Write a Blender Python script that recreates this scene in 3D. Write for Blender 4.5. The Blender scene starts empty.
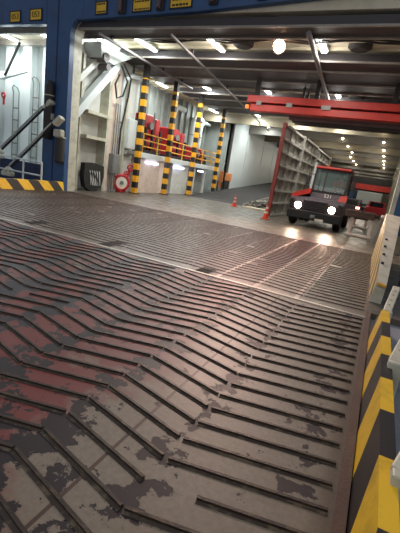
import bpy, bmesh, math, random
from mathutils import Vector, Matrix
random.seed(7)
S = bpy.context.scene
C = S.collection
PI = math.pi

# ------------------------------------------------------------------ mesh builder
class MB:
    def __init__(s): s.v = []; s.f = []; s.m = []; s.sm = []
    def add(s, vs, fs, m=0, smooth=False):
        o = len(s.v); s.v += [Vector(v) for v in vs]
        for f in fs: s.f.append([o+i for i in f]); s.m.append(m); s.sm.append(smooth)
        return s
    def box(s, x0, x1, y0, y1, z0, z1, m=0, b=0.0):
        if x0 > x1: x0, x1 = x1, x0
        if y0 > y1: y0, y1 = y1, y0
        if z0 > z1: z0, z1 = z1, z0
        return s.obox(((x0+x1)/2, (y0+y1)/2, (z0+z1)/2), (1,0,0), (0,1,0), (0,0,1), x1-x0, y1-y0, z1-z0, m, b)
    def obox(s, c, ax, ay, az, lx, ly, lz, m=0, b=0.0):
        c = Vector(c); ax = Vector(ax).normalized(); ay = Vector(ay).normalized(); az = Vector(az).normalized()
        b = min(b, .45*lx, .45*ly, .45*lz)
        if b <= 0:
            vs = [c+ax*(i*lx/2)+ay*(j*ly/2)+az*(k*lz/2) for i in (-1,1) for j in (-1,1) for k in (-1,1)]
            return s.add(vs, [(0,1,3,2),(4,6,7,5),(0,4,5,1),(2,3,7,6),(0,2,6,4),(1,5,7,3)], m)
        bm = bmesh.new(); bmesh.ops.create_cube(bm, size=1)
        for v in bm.verts: v.co = Vector((v.co.x*lx, v.co.y*ly, v.co.z*lz))
        bmesh.ops.bevel(bm, geom=bm.edges[:], offset=b, segments=2, affect='EDGES', profile=.5)
        bm.verts.index_update()
        vs = [c+ax*v.co.x+ay*v.co.y+az*v.co.z for v in bm.verts]
        fs = [[v.index for v in f.verts] for f in bm.faces]
        bm.free(); return s.add(vs, fs, m)
    def bar(s, a, b, w, h, m=0, up=(0,0,1), bev=0.0):
        a = Vector(a); b = Vector(b); d = (b-a); L = d.length; d.normalize(); u = Vector(up)
        if abs(d.dot(u)) > .98: u = Vector((0,1,0))
        r = d.cross(u).normalized(); u = r.cross(d)
        return s.obox((a+b)/2, d, r, u, L, w, h, m, bev)
    def tube(s, pts, r, n=10, m=0, cap=True):
        pts = [Vector(p) for p in pts]; rs = r if isinstance(r, (list, tuple)) else [r]*len(pts)
        vs = []; ref = None
        for i, p in enumerate(pts):
            d = (pts[min(i+1,len(pts)-1)]-pts[max(i-1,0)]).normalized()
            if ref is None:
                ref = Vector((0,0,1)) if abs(d.z) < .9 else Vector((1,0,0))
            x = d.cross(ref).normalized(); y = d.cross(x).normalized(); ref = x.cross(d) if x.cross(d).length > 0 else ref
            for k in range(n):
                a = 2*PI*k/n; vs.append(p+(x*math.cos(a)+y*math.sin(a))*rs[i])
        fs = []
        for i in range(len(pts)-1):
            for k in range(n):
                fs.append((i*n+k, i*n+(k+1)%n, (i+1)*n+(k+1)%n, (i+1)*n+k))
        s.add(vs, fs, m, True)
        if cap:
            o = len(vs)
            s.add(vs[:n][::-1], [tuple(range(n))], m); s.add(vs[-n:], [tuple(range(n))], m)
        return s
    def cyl(s, a, b, r, n=20, m=0, r2=None): return s.tube([a, b], [r, r if r2 is None else r2], n, m)
    def torus(s, c, ax, R, r, n=28, k=10, m=0):
        c = Vector(c); ax = Vector(ax).normalized()
        x = ax.orthogonal().normalized(); y = ax.cross(x); vs = []; fs = []
        for i in range(n):
            a = 2*PI*i/n; d = x*math.cos(a)+y*math.sin(a)
            for j in range(k):
                t = 2*PI*j/k; vs.append(c+d*(R+r*math.cos(t))+ax*r*math.sin(t))
        for i in range(n):
            for j in range(k):
                fs.append((i*k+j, ((i+1)%n)*k+j, ((i+1)%n)*k+(j+1)%k, i*k+(j+1)%k))
        return s.add(vs, fs, m, True)
    def lathe(s, c, prof, ax=(0,0,1), n=24, m=0):
        c = Vector(c); ax = Vector(ax).normalized(); x = ax.orthogonal().normalized(); y = ax.cross(x); vs = []; fs = []
        for r, h in prof:
            for i in range(n):
                a = 2*PI*i/n; vs.append(c+ax*h+(x*math.cos(a)+y*math.sin(a))*max(r, .0005))
        for j in range(len(prof)-1):
            for i in range(n):
                fs.append((j*n+i, j*n+(i+1)%n, (j+1)*n+(i+1)%n, (j+1)*n+i))
        fs.append(tuple(range(n))[::-1]); fs.append(tuple((len(prof)-1)*n+i for i in range(n)))
        return s.add(vs, fs, m, False)
    def prism(s, poly, d, m=0):
        n = len(poly); p = [Vector(q) for q in poly]; d = Vector(d)
        return s.add(p+[q+d for q in p], [tuple(range(n))[::-1], tuple(range(n, 2*n))]+[(i,(i+1)%n,n+(i+1)%n,n+i) for i in range(n)], m)
    def sphere(s, c, rx, ry=None, rz=None, m=0, nu=16, nv=10):
        ry = rx if ry is None else ry; rz = rx if rz is None else rz; c = Vector(c); vs = []; fs = []
        for j in range(nv+1):
            t = PI*j/nv
            for i in range(nu):
                a = 2*PI*i/nu; st = max(math.sin(t), .001)
                vs.append(c+Vector((rx*st*math.cos(a), ry*st*math.sin(a), rz*math.cos(t))))
        for j in range(nv):
            for i in range(nu): fs.append((j*nu+i, (j+1)*nu+i, (j+1)*nu+(i+1)%nu, j*nu+(i+1)%nu))
        return s.add(vs, fs, m, True)

ORG = {}
def obj(name, mb, mats, parent=None):
    """links the builder's shapes (world coordinates) as ONE mesh object"""
    me = bpy.data.meshes.new(name)
    if parent is None:
        lo = [min(v[i] for v in mb.v) for i in range(3)]; hi = [max(v[i] for v in mb.v) for i in range(3)]
        org = Vector(((lo[0]+hi[0])/2, (lo[1]+hi[1])/2, lo[2]))
    else: org = ORG[parent.name]
    me.from_pydata([v-org for v in mb.v], [], mb.f)
    if not isinstance(mats, (list, tuple)): mats = [mats]
    for m in mats: me.materials.append(m)
    me.polygons.foreach_set('material_index', mb.m)
    me.polygons.foreach_set('use_smooth', mb.sm)
    bm = bmesh.new(); bm.from_mesh(me); bmesh.ops.recalc_face_normals(bm, faces=bm.faces); bm.to_mesh(me); bm.free()
    o = bpy.data.objects.new(name, me); C.objects.link(o)
    if parent is None: o.location = org
    else: o.parent = parent
    ORG[o.name] = org
    return o
def parts(name, mb, mat, parent):
    """one object for each separate piece of the builder"""
    par = list(range(len(mb.v)))
    def fd(i):
        while par[i] != i: par[i] = par[par[i]]; i = par[i]
        return i
    for f in mb.f:
        for q in f[1:]: par[fd(q)] = fd(f[0])
    grp = {}
    for k, f in enumerate(mb.f): grp.setdefault(fd(f[0]), []).append(k)
    out = []
    for ks in grp.values():
        q = MB(); mp = {}
        for k in ks:
            for i in mb.f[k]:
                if i not in mp: mp[i] = len(q.v); q.v.append(mb.v[i])
            q.f.append([mp[i] for i in mb.f[k]]); q.m.append(mb.m[k]); q.sm.append(mb.sm[k])
        out.append(obj(name, q, mat, parent))
    return out
def thing(name, label, cat, loc, group=None):
    o = bpy.data.objects.new(name, None); C.objects.link(o); o.location = loc
    o.empty_display_size = .2
    o['label'] = label; o['category'] = cat
    if group: o['group'] = group
    ORG[o.name] = Vector(loc); return o
def tag(o, label, cat, group=None, kind=None):
    o['label'] = label; o['category'] = cat
    if group: o['group'] = group
    if kind: o['kind'] = kind
    return o
def struct(name, mb, mats, parent=None):
    o = obj(name, mb, mats, parent); o['kind'] = 'structure'; return o
def dup(root, loc, label=None, group=None):
    r = root.copy(); C.objects.link(r); r.location = loc
    if label: r['label'] = label
    if group: r['group'] = group
    for ch in list(root.children):
        c = ch.copy(); C.objects.link(c); c.parent = r
        for g in list(ch.children):
            d = g.copy(); C.objects.link(d); d.parent = c
    return r

# ------------------------------------------------------------------ materials
def nodes(name):
    m = bpy.data.materials.new(name); m.use_nodes = True
    nt = m.node_tree; return m, nt, nt.nodes['Principled BSDF']
def lin(c):
    return tuple((x/255/12.92 if x/255 <= .04045 else ((x/255+.055)/1.055)**2.4) for x in c)
def N(nt, t, **k):
    n = nt.nodes.new(t)
    for a, b in k.items(): setattr(n, a, b)
    return n
def pos(nt): return N(nt, 'ShaderNodeNewGeometry').outputs['Position']
def noise(nt, vec, scale, detail=4, rough=.55):
    n = N(nt, 'ShaderNodeTexNoise'); n.inputs['Scale'].default_value = scale; n.inputs['Detail'].default_value = detail
    n.inputs['Roughness'].default_value = rough; nt.links.new(vec, n.inputs['Vector']); return n.outputs['Fac']
def ramp(nt, fac, a, b, ca=(0,0,0,1), cb=(1,1,1,1)):
    r = N(nt, 'ShaderNodeValToRGB'); e = r.color_ramp.elements
    e[0].position = a; e[1].position = b; e[0].color = ca; e[1].color = cb
    nt.links.new(fac, r.inputs['Fac']); return r.outputs['Color']
def mixc(nt, fac, a, b):
    n = N(nt, 'ShaderNodeMix', data_type='RGBA')
    for sock, v in ((n.inputs[0], fac), (n.inputs[6], a), (n.inputs[7], b)):
        if hasattr(v, 'links'): nt.links.new(v, sock)
        elif isinstance(v, (int, float)): sock.default_value = v
        else: sock.default_value = (*v[:3], 1)
    return n.outputs[2]
def mth(nt, op, a, b=0.0, c=None):
    n = N(nt, 'ShaderNodeMath', operation=op)
    for i, v in enumerate((a, b) if c is None else (a, b, c)):
        if hasattr(v, 'links'): nt.links.new(v, n.inputs[i])
        else: n.inputs[i].default_value = v
    return n.outputs[0]
def bump(nt, bs, h, strength=.2, dist=.02):
    b = N(nt, 'ShaderNodeBump'); b.inputs['Strength'].default_value = strength; b.inputs['Distance'].default_value = dist
    nt.links.new(h, b.inputs['Height']); nt.links.new(b.outputs['Normal'], bs.inputs['Normal'])
def paint(name, c, rough=.5, metal=0.0, dirt=.35, dc=None, scale=1.6, bmp=.05, th=(.45,.75)):
    m, nt, bs = nodes(name); c = lin(c); dc = lin(dc) if dc else tuple(x*.35 for x in c)
    p = pos(nt); f = noise(nt, p, scale, 6, .65); msk = ramp(nt, f, th[0], th[1])
    k = mth(nt, 'MULTIPLY', msk, dirt)
    col = mixc(nt, k, c, dc); nt.links.new(col, bs.inputs['Base Color'])
    bs.inputs['Roughness'].default_value = rough; bs.inputs['Metallic'].default_value = metal
    if bmp: bump(nt, bs, noise(nt, p, scale*9, 3), bmp, .02)
    return m
def emit(name, c, s):
    m, nt, bs = nodes(name); bs.inputs['Base Color'].default_value = (*lin(c), 1)
    bs.inputs['Emission Color'].default_value = (*lin(c), 1); bs.inputs['Emission Strength'].default_value = s; return m
def stripes(name, axis, period, ca, cb, off=0.0, duty=.5, rough=.45, dirt=.4):
    """two paints in bands across a direction of the place"""
    m, nt, bs = nodes(name); p = pos(nt)
    d = N(nt, 'ShaderNodeVectorMath', operation='DOT_PRODUCT'); nt.links.new(p, d.inputs[0]); d.inputs[1].default_value = axis
    t = mth(nt, 'FRACT', mth(nt, 'DIVIDE', mth(nt, 'ADD', d.outputs['Value'], off), period))
    k = mth(nt, 'LESS_THAN', t, duty)
    col = mixc(nt, k, lin(cb), lin(ca))
    g = mth(nt, 'MULTIPLY', ramp(nt, noise(nt, p, 5, 6, .7), .5, .75), dirt)
    col = mixc(nt, g, col, lin((52,44,32))); nt.links.new(col, bs.inputs['Base Color'])
    bs.inputs['Roughness'].default_value = rough; bump(nt, bs, noise(nt, p, 30, 3), .06, .01)
    return m

BEND = [0.13, -0.815, -1.57, -2.295, -3.0]
while BEND[-1] > -13.2: BEND.append(BEND[-1]-.74)
def deck_mat(name, near=True):
    m, nt, bs = nodes(name); p = pos(nt)
    sp = N(nt, 'ShaderNodeSeparateXYZ'); nt.links.new(p, sp.inputs[0]); X, Y = sp.outputs[0], sp.outputs[1]
    big = noise(nt, p, .9, 5, .6); mid = noise(nt, p, 4.6, 9, .66); fine = noise(nt, p, 26, 5, .7)
    dist = mth(nt, 'PINGPONG', mth(nt, 'ADD', X, .815+7*.74), .37)          # 0 on the weld bends
    bend = mth(nt, 'SUBTRACT', 1.0, mth(nt, 'MINIMUM', mth(nt, 'DIVIDE', dist, .20), 1.0))
    left = ramp(nt, mth(nt, 'MULTIPLY', X, -1.0), .0, 1.0)                   # clamp helper
    L1 = mth(nt, 'MINIMUM', mth(nt, 'MAXIMUM', mth(nt, 'MULTIPLY_ADD', X, -1.25, -1.35), 0.0), 1.0)   # red primer left of the third band
    L2 = mth(nt, 'MINIMUM', mth(nt, 'MAXIMUM', mth(nt, 'MULTIPLY_ADD', X, -.7, -1.45), 0.0), 1.0)
    LF = mth(nt, 'MINIMUM', mth(nt, 'MAXIMUM', mth(nt, 'MULTIPLY_ADD', X, -1.8, -.9), 0.0), 1.0)
    if near:
        tan, tan2 = lin((128,119,106)), lin((104,97,86)); red = lin((104,42,40)); blk = lin((36,30,32)); blue = lin((46,47,54))
        base = mixc(nt, ramp(nt, fine, .3, .7), tan2, tan)
        base = mixc(nt, mth(nt, 'MULTIPLY', ramp(nt, big, .42, .62), .35), base, lin((110,92,74)))
        rm = mth(nt, 'MULTIPLY', ramp(nt, mth(nt, 'ADD', big, mth(nt, 'MULTIPLY', L1, .22)), .56, .64), mth(nt, 'MINIMUM', mth(nt, 'MULTIPLY', L1, 1.6), .92))
        base = mixc(nt, rm, base, red)
        chip = mth(nt, 'ADD', mid, mth(nt, 'ADD', mth(nt, 'MULTIPLY', bend, .15), mth(nt, 'MULTIPLY', L1, .06)))
        chip = mth(nt, 'ADD', chip, mth(nt, 'MULTIPLY', L2, .05))
        near_l = mth(nt, 'MINIMUM', mth(nt, 'MAXIMUM', mth(nt, 'MULTIPLY_ADD', Y, -.7, 1.45), 0.0), 1.0)
        chip = mth(nt, 'ADD', chip, mth(nt, 'MULTIPLY', mth(nt, 'MULTIPLY', near_l, LF), .15))
        ck = ramp(nt, chip, .63, .645)
        dark = mixc(nt, L2, blk, blue)
        base = mixc(nt, ck, base, dark)
        sml = ramp(nt, noise(nt, p, 14, 6, .7), .68, .70)
        base = mixc(nt, mth(nt, 'MULTIPLY', sml, .8), base, blk)
        # dark grime beside the right-hand strip
        edge = mth(nt, 'MINIMUM', mth(nt, 'MAXIMUM', mth(nt, 'MULTIPLY_ADD', X, 9.0, -.15), 0.0), 1.0)
        base = mixc(nt, mth(nt, 'MULTIPLY', edge, .6), base, lin((58,44,36)))
        seam = mth(nt, 'LESS_THAN', mth(nt, 'ABSOLUTE', mth(nt, 'ADD', X, 1.12)), .012)
        base = mixc(nt, seam, base, lin((72,54,46)))
        bs.inputs['Specular IOR Level'].default_value = .4
        rr = mixc(nt, ck, (.48,)*3, (.55,)*3)
        rr = mixc(nt, mth(nt, 'MULTIPLY', ramp(nt, big, .45, .6), .5), rr, (.4,)*3)
        bump(nt, bs, mth(nt, 'ADD', mth(nt, 'MULTIPLY', ck, -1.0), mth(nt, 'MULTIPLY', fine, .35)), .35, .006)
    else:
        # four lanes of different paint
        def lane(a, b):
            return mth(nt, 'MULTIPLY', mth(nt, 'GREATER_THAN', X, a), mth(nt, 'LESS_THAN', X, b))
        base = mixc(nt, ramp(nt, big, .4, .62), lin((98,82,72)), lin((110,76,68)))
        base = mixc(nt, L2, base, lin((92,80,72)))
        base = mixc(nt, lane(-.89, .14), base, lin((100,92,78)))
        base = mixc(nt, lane(-1.6, -.89), base, lin((136,120,104)))
        base = mixc(nt, lane(-2.29, -1.6), base, lin((96,66,60)))
        line = None
        for q in (-.89, -1.6, -2.29):
            l = mth(nt, 'LESS_THAN', mth(nt, 'ABSOLUTE', mth(nt, 'SUBTRACT', X, q)), .035)
            line = l if line is None else mth(nt, 'MAXIMUM', line, l)
        base = mixc(nt, mth(nt, 'MULTIPLY', line, .8), base, lin((196,172,158)))
        base = mixc(nt, mth(nt, 'MULTIPLY', ramp(nt, mid, .5, .64), .65), base, lin((62,54,50)))
        rr = mixc(nt, ramp(nt, mid, .4, .6), (.36,)*3, (.5,)*3)
        bump(nt, bs, fine, .25, .006)
    nt.links.new(base, bs.inputs['Base Color']); nt.links.new(rr, bs.inputs['Roughness'])
    return m
def floor_mat():
    m, nt, bs = nodes('deck_steel'); p = pos(nt)
    a = noise(nt, p, .35, 6, .6); b = noise(nt, p, 2.2, 8, .65)
    col = mixc(nt, ramp(nt, a, .38, .62), lin((98,90,76)), lin((84,78,70)))
    col = mixc(nt, mth(nt, 'MULTIPLY', ramp(nt, b, .48, .66), .55), col, lin((58,52,46)))
    nt.links.new(col, bs.inputs['Base Color'])
    nt.links.new(mixc(nt, ramp(nt, b, .4, .6), (.34,)*3, (.5,)*3), bs.inputs['Roughness'])
    bump(nt, bs, noise(nt, p, 12, 4), .15, .01); return m

M = {}
M['ramp_near'] = deck_mat('ramp_paint_near'); M['ramp_far'] = deck_mat('ramp_paint_far', False); M['floor'] = floor_mat()
M['rib'] = paint('rib_steel', (50,41,35), .45, .2, .6, (100,84,62), 9, .2, (.5,.7))
M['rib_shade'] = paint('rib_shade_strip', (58,48,42), .55, 0, .8, (104,92,76), 11, .1, (.5,.62))  # dark tone of the strips is the ribs' shadow put into colour
M['rib_far'] = paint('rib_far_steel', (58,50,46), .5, .2, .5, (100,88,78), 6, .1)
M['rust'] = paint('rusty_strip', (78,56,44), .6, 0, .7, (52,38,32), 4, .2)
M['seam'] = paint('seam_steel', (176,170,160), .35, .5, .5, (90,80,74), 5, .1)
M['slot'] = paint('slot_black', (14,12,12), .9, 0, .1)
M['blue'] = paint('hull_blue', (46,80,124), .42, 0, .5, (20,30,56), .8, .05)
M['blue_dark'] = paint('hull_blue_dark', (24,40,78), .5, 0, .5, (14,20,40), .8, .05)
M['white'] = paint('bulkhead_white', (204,206,202), .5, 0, .45, (120,104,88), 1.1, .05)
M['cream'] = paint('cream_paint', (192,190,172), .5, 0, .55, (112,98,72), 3.0, .08)
M['pink'] = paint('faded_white', (214,196,184), .55, 0, .5, (150,112,92), 1.8, .06)
M['teal'] = paint('grey_bulkhead', (146,152,148), .55, 0, .4, (92,94,90), .7, .04)
M['brightw'] = paint('clean_white', (204,212,212), .4, 0, .25, (160,160,150), .5, .03)
M['dark'] = paint('dark_steel', (104,98,98), .6, 0, .5, (34,30,30), .9, .05)
M['panel'] = paint('panel_grey', (62,58,61), .6, 0, .5, (50,46,46), .9, .05)
M['dark2'] = paint('darker_steel', (50,47,47), .7, 0, .4)
M['beamgrey'] = paint('beam_grey', (150,144,136), .55, 0, .5, (74,66,60), 1.2, .05)
M['deckhead'] = paint('deckhead_cream', (206,198,176), .6, 0, .5, (140,120,92), .7, .05)
M['girder'] = paint('girder_cream', (168,162,142), .6, 0, .5, (96,80,58), .7, .05)
M['red'] = paint('red_paint', (206,52,38), .45, 0, .35, (128,36,28), 1.6, .05)
M['redvalve'] = paint('valve_red', (178,32,40), .4, 0, .4, (90,24,26), 3, .05)
M['reddoor'] = paint('door_red', (138,56,48), .55, 0, .4, (80,40,36), 2, .05)
M['doorgrey'] = paint('door_grey', (190,188,180), .6, 0, .6, (74,66,58), 1.6, .08)
M['black'] = paint('black_rubber', (26,25,26), .65, 0, .3, (48,44,40), 4, .05)
M['charcoal'] = paint('charcoal_plastic', (84,68,76), .5, 0, .4, (34,30,32), 3, .04)
M['greymetal'] = paint('grey_metal', (132,134,134), .45, .4, .5, (82,78,74), 3, .05)
M['steelrod'] = paint('steel_rod', (206,206,200), .25, .7, .2)
M['greydeck'] = paint('side_deck_grey', (128,134,144), .6, 0, .6, (58,56,56), 2.5, .1)
M['rampgrey'] = paint('inner_ramp_grey', (58,56,56), .7, 0, .5, (48,46,46), 1.4, .15)
M['yellow'] = paint('rail_yellow', (222,164,40), .45, 0, .35, (128,88,30), 3, .04)
M['sign'] = paint('sign_yellow', (226,180,40), .45, 0, .25, (150,110,30), 5, 0)
M['ink'] = paint('sign_ink', (44,34,20), .6, 0, .1)
M['orange'] = paint('cone_orange', (226,70,36), .45, 0, .2, (140,50,30), 5, .02)
M['far_girder'] = paint('far_girder', (124,116,98), .6, 0, .5, (70,60,46), .7, .05)
M['far_grey'] = paint('far_grey', (104,100,94), .6, 0, .5, (56,52,48), .9, .05)
M['plate'] = paint('worn_plate', (168,160,156), .5, 0, .6, (70,60,58), 9, 0)
M['tan'] = paint('dull_orange', (206,132,78), .5, 0, .4)
M['coneband'] = paint('cone_band', (222,210,196), .35, 0, .2)
M['rope'] = paint('netting_grey', (196,196,192), .8, 0, .2)
M['skin'] = paint('skin', (178,122,96), .6, 0, .1)
M['hivis'] = paint('hivis_orange', (226,98,44), .7, 0, .2)
M['hair'] = paint('hair_dark', (34,26,22), .7, 0, .1)
M['cloth'] = paint('work_trousers', (40,46,66), .8, 0, .2)
M['amberlamp'] = emit('amber_lens', (255,150,70), .6)
M['tube'] = emit('tube_light', (250,252,246), 9)
M['lampfar'] = emit('far_lamp', (255,238,206), 22)
M['flood'] = emit('flood_lens', (255,206,170), 60)
M['head'] = emit('headlamp_lens', (255,214,178), 55)
M['tail'] = emit('tail_lamp_lens', (255,130,110), 9)
M['bluelamp'] = emit('cool_strip', (214,222,255), 5)
def glass_mat(name, c, rough=.05, alpha=None):
    m, nt, bs = nodes(name); bs.inputs['Base Color'].default_value = (*lin(c), 1); bs.inputs['Roughness'].default_value = rough
    bs.inputs['Specular IOR Level'].default_value = .8
    if alpha is not None:
        bs.inputs['Alpha'].default_value = alpha
    return m
M['glass'] = glass_mat('cab_glass', (120,138,132), .04, .3)
M['dglass'] = glass_mat('dark_glass', (24,28,34), .05)
YB = ((224,180,34), (34,30,28))
M['kerb'] = stripes('kerb_stripes', (0, 1, -1.4), 1.09, *YB, off=.93)
M['kerb_left'] = stripes('left_kerb_stripes', (0, 1, .8), 1.02, *YB, off=.35)
M['barrier_st'] = stripes('barrier_stripes', (0, 1, -2.0), .95, (206,186,120), (84,60,42), off=.4, duty=.55)
M['post'] = stripes('column_stripes', (0, 0, 1), .66, (238,170,30), (38,34,34), off=.0, dirt=.3)

# ------------------------------------------------------------------ ramp, floor, side decks
SEAM = 5.93
def ribs(mb, y0, y1, h, w, jit, amp=.185):
    for i in range(len(BEND)-1):
        xa, xb = BEND[i], BEND[i+1]
        k = 0; n0 = int((y0-1)/.212)-2; n1 = int((y1+1)/.212)+2
        for k in range(n0, n1):
            b = 1.574+k*.212
            lo, hi = b, b+amp
            ya, yb = (hi, lo) if i % 2 == 0 else (lo, hi)
            g0 = .004+random.random()*jit; g1 = .004+random.random()*jit
            if i == 0: g0 = .005
            W = xa-xb; p = (xa-g0, ya+(yb-ya)*g0/W); q = (xb+g1, yb+(ya-yb)*g1/W)
            if min(p[1], q[1]) < y0+.05 or max(p[1], q[1]) > y1-.05: continue
            # two in a hundred broken short
            if random.random() < .04: q = (p[0]+(q[0]-p[0])*.7, p[1]+(q[1]-p[1])*.7)
            mb.bar((p[0], p[1], h/2), (q[0], q[1], h/2), w, h, 1)
            if h > .015: mb.bar((p[0], p[1]-.012, .001), (q[0], q[1]-.012, .001), .044, .003, 2)  # flat dark strip along each near rib, painted as its shadow
mb = MB(); mb.box(-12.75, .16, -2.6, SEAM-.035, -.25, 0)
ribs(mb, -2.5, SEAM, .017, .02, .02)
o = struct('ramp_deck', mb, [M['ramp_near'], M['rib'], M['rib_shade']])
mb = MB(); mb.box(-12.75, .16, SEAM+.035, 13.9, -.25, 0)
ribs(mb, SEAM+.05, 13.3, .012, .026, .02, .08)
o = struct('ramp_flap', mb, [M['ramp_far'], M['rib_far']])
mb = MB(); mb.box(-12.75, .16, SEAM-.035, SEAM+.035, -.2, .012)
struct('trim_1', mb, M['seam'])
mb = MB(); mb.box(.16, .228, -2.6, 6.3, -.25, .006)
struct('trim_2', mb, M['rust'])
mb = MB(); mb.box(-13.6, .9, 13.9, 116, -.25, -.004); mb.box(.16, .9, 6.3, 13.9, -.25, -.004); mb.box(-16.4, -13.6, 18.6, 33.6, -.25, -.004)
struct('floor', mb, M['floor'])
mb = MB(); mb.box(.24, 4.5, -2.6, 6.3, -.4, -.1); mb.box(.9, 4.5, 6.3, 11.6, -.4, -.1)
struct('side_deck', mb, M['greydeck'])
mb = MB(); mb.box(-24, -12.75, 2, 13.9, -.4, -.01); mb.box(-24, -13.6, 13.9, 15.6, -.4, -.01)
struct('quay_side_deck', mb, M['greydeck'])
for (x, y, l) in ((-4.82, 6.35, .62), (-2.59, 6.15, .52), (-7.1, 6.4, .5)):
    mb = MB(); n = 8
    mb.box(x-.13, x+.13, y-l/2, y+l/2, -.05, .003, 0)
    mb.box(x-.15, x-.13, y-l/2-.02, y+l/2+.02, -.05, .008, 1); mb.box(x+.13, x+.15, y-l/2-.02, y+l/2+.02, -.05, .008, 1)
    struct('lashing_slot', mb, [M['slot'], M['rib_far']])

# ------------------------------------------------------------------ blue portal frame with cream reveal
PY = 13.0
mb = MB()
LN = -.02
mb.prism([(-14.25, PY, -.1), (-12.9, PY, -.1), (-12.9+LN*6.6, PY, 6.6), (-12.9+LN*6.6, PY, 10), (-14.25+LN*6.6, PY, 10), (-14.25+LN*6.6, PY, 6.6)], (0,.25,0), 0)                               # left column face
mb.bar((-13.6, PY, 0), (-13.6+LN*9, PY, 9), .05, .03, 2, (0,1,0))                            # dark joint down the column
mb.prism([(-12.9, PY, 6.86), (-7.25, PY, 7.04), (-3.8, PY, 7.28), (1.4, PY, 7.66), (1.4, PY, 12.5), (-12.9, PY, 12.5)], (0,.25,0), 0)   # header, its lower edge rising to the right
mb.box(-26, -14.4, PY, PY+.25, 6.72, 12.5, 0); mb.box(-14.4, -12.9, PY+.008, PY+.25, 7.4, 12.5, 0)                               # header over the left bay
mb.prism([(-13.03,PY-.006,6.4), (-13.03,PY-.006,7.5), (-12.42,PY-.006,7.5), (-12.42,PY-.006,6.96), (-12.68,PY-.006,6.91), (-12.87,PY-.006,6.78), (-12.98,PY-.006,6.58)], (0,.24,0), 0)
prof = [(-12.9,-.1), (-13.03,6.4), (-12.98,6.58), (-12.87,6.78), (-12.68,6.91), (-12.42,6.96)]
for a, b in zip(prof, prof[1:]):                                             # cream reveal
    mb.add([(a[0],PY+.25,a[1]), (b[0],PY+.25,b[1]), (b[0],PY+.72,b[1]), (a[0],PY+.72,a[1])], [(0,1,2,3)], 1)
    mb.add([(a[0]-.12,PY+.25,a[1]), (b[0]-.12,PY+.25,b[1]+.05), (b[0]-.12,PY+.72,b[1]+.05), (a[0]-.12,PY+.72,a[1])], [(0,1,2,3)], 1)
mb.prism([(-13.1, PY+.2, -.1), (-12.905, PY+.2, -.1), (-13.03, PY+.2, 6.4), (-13.22, PY+.2, 6.4)], (0,.5,0), 1)
mb.box(-26, -14.25, PY-.05, PY+.2, -.1, .95, 2)                              # blue sill of the left bay
struct('portal_frame', mb, [M['blue'], M['cream'], M['blue_dark']])
mb = MB()
pr = [(.34,1.05), (.6,.78), (1.0,.7), (3.2,.7), (3.2,9), (.34,9)]
mb.prism([(x, 12.6, z) for x, z in pr], (0,.4,0), 0)
mb.box(.22, .34, 12.55, 13.6, .9, 9, 1)
struct('portal_frame', mb, [M['blue'], M['cream']])

# yellow plates on the header
def plate(x, z, w, h, rows, label, grp, rot):
    mb = MB(); ux = Vector((math.cos(rot), 0, math.sin(rot))); uz = Vector((-math.sin(rot), 0, math.cos(rot))); c = Vector((x, PY-.02, z))
    mb.obox(c, ux, (0,1,0), uz, w, .02, h, 0)
    t = thing('warning_sign', label, 'sign', (x, PY-.01, z), grp)
    obj('sign_plate', mb, M['sign'], t)
    b = MB(); e = .022
    for s in (-1, 1):
        b.obox(c+Vector((0,-.012,0))+uz*(s*(h/2)), ux, (0,1,0), uz, w+.06, .02, e*1.6, 0)
        b.obox(c+Vector((0,-.012,0))+ux*(s*(w/2)), ux, (0,1,0), uz, e*1.6, .02, h+.06, 0)
    obj('sign_border', b, M['ink'], t)
    k = MB()
    if isinstance(rows, str):
        cu = bpy.data.curves.new('sign_text', 'FONT'); cu.body = rows; cu.size = h*.72; cu.align_x = 'CENTER'; cu.align_y = 'CENTER'; cu.extrude = .004
        to = bpy.data.objects.new('tmp', cu); C.objects.link(to); bpy.context.view_layer.update()
        me = bpy.data.meshes.new_from_object(to.evaluated_get(bpy.context.evaluated_depsgraph_get()))
        C.objects.unlink(to)
        R = Matrix((ux, (0,-1,0), uz)).transposed()
        R = Matrix(((ux.x, uz.x, 0), (0, 0, -1), (ux.z, uz.z, 0)))
        k.add([c+Vector((0,-.014,0))+R@v.co for v in me.vertices], [tuple(p.vertices) for p in me.polygons], 0)
    else:
        for r in range(rows):
            zz = h*.32-r*h*.64/max(rows-1, 1); xx = -w*.4
            while xx < w*.36:
                l = random.uniform(.04, .1)*w*1.4
                l = min(l, w*.42-xx)
                k.obox(c+Vector((0,-.012,0))+ux*(xx+l/2)+uz*zz, ux, (0,1,0), uz, l, .01, h*.13, 0); xx += l+w*.035
            obj('lettering', k, M['ink'], t); k = MB()
    if k.v: obj('lettering', k, M['ink'], t)
plate(-16.25, 7.02, .62, .42, '053', 'small yellow number plate at far left of the blue header', 'signs', .03)
plate(-15.0, 7.08, .66, .42, '053', 'small yellow number plate on the blue header left of the column', 'signs', .03)
plate(-11.5, 7.24, .52, .42, 2, 'smallest yellow plate on the header, right of the blue column', 'signs', .05)
plate(-9.62, 7.28, .78, .40, 2, 'wide yellow warning plate in the middle of the header', 'signs', .05)
plate(-7.98, 7.42, .86, .54, 3, 'largest yellow warning plate, rightmost on the blue header', 'signs', .05)
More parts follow.
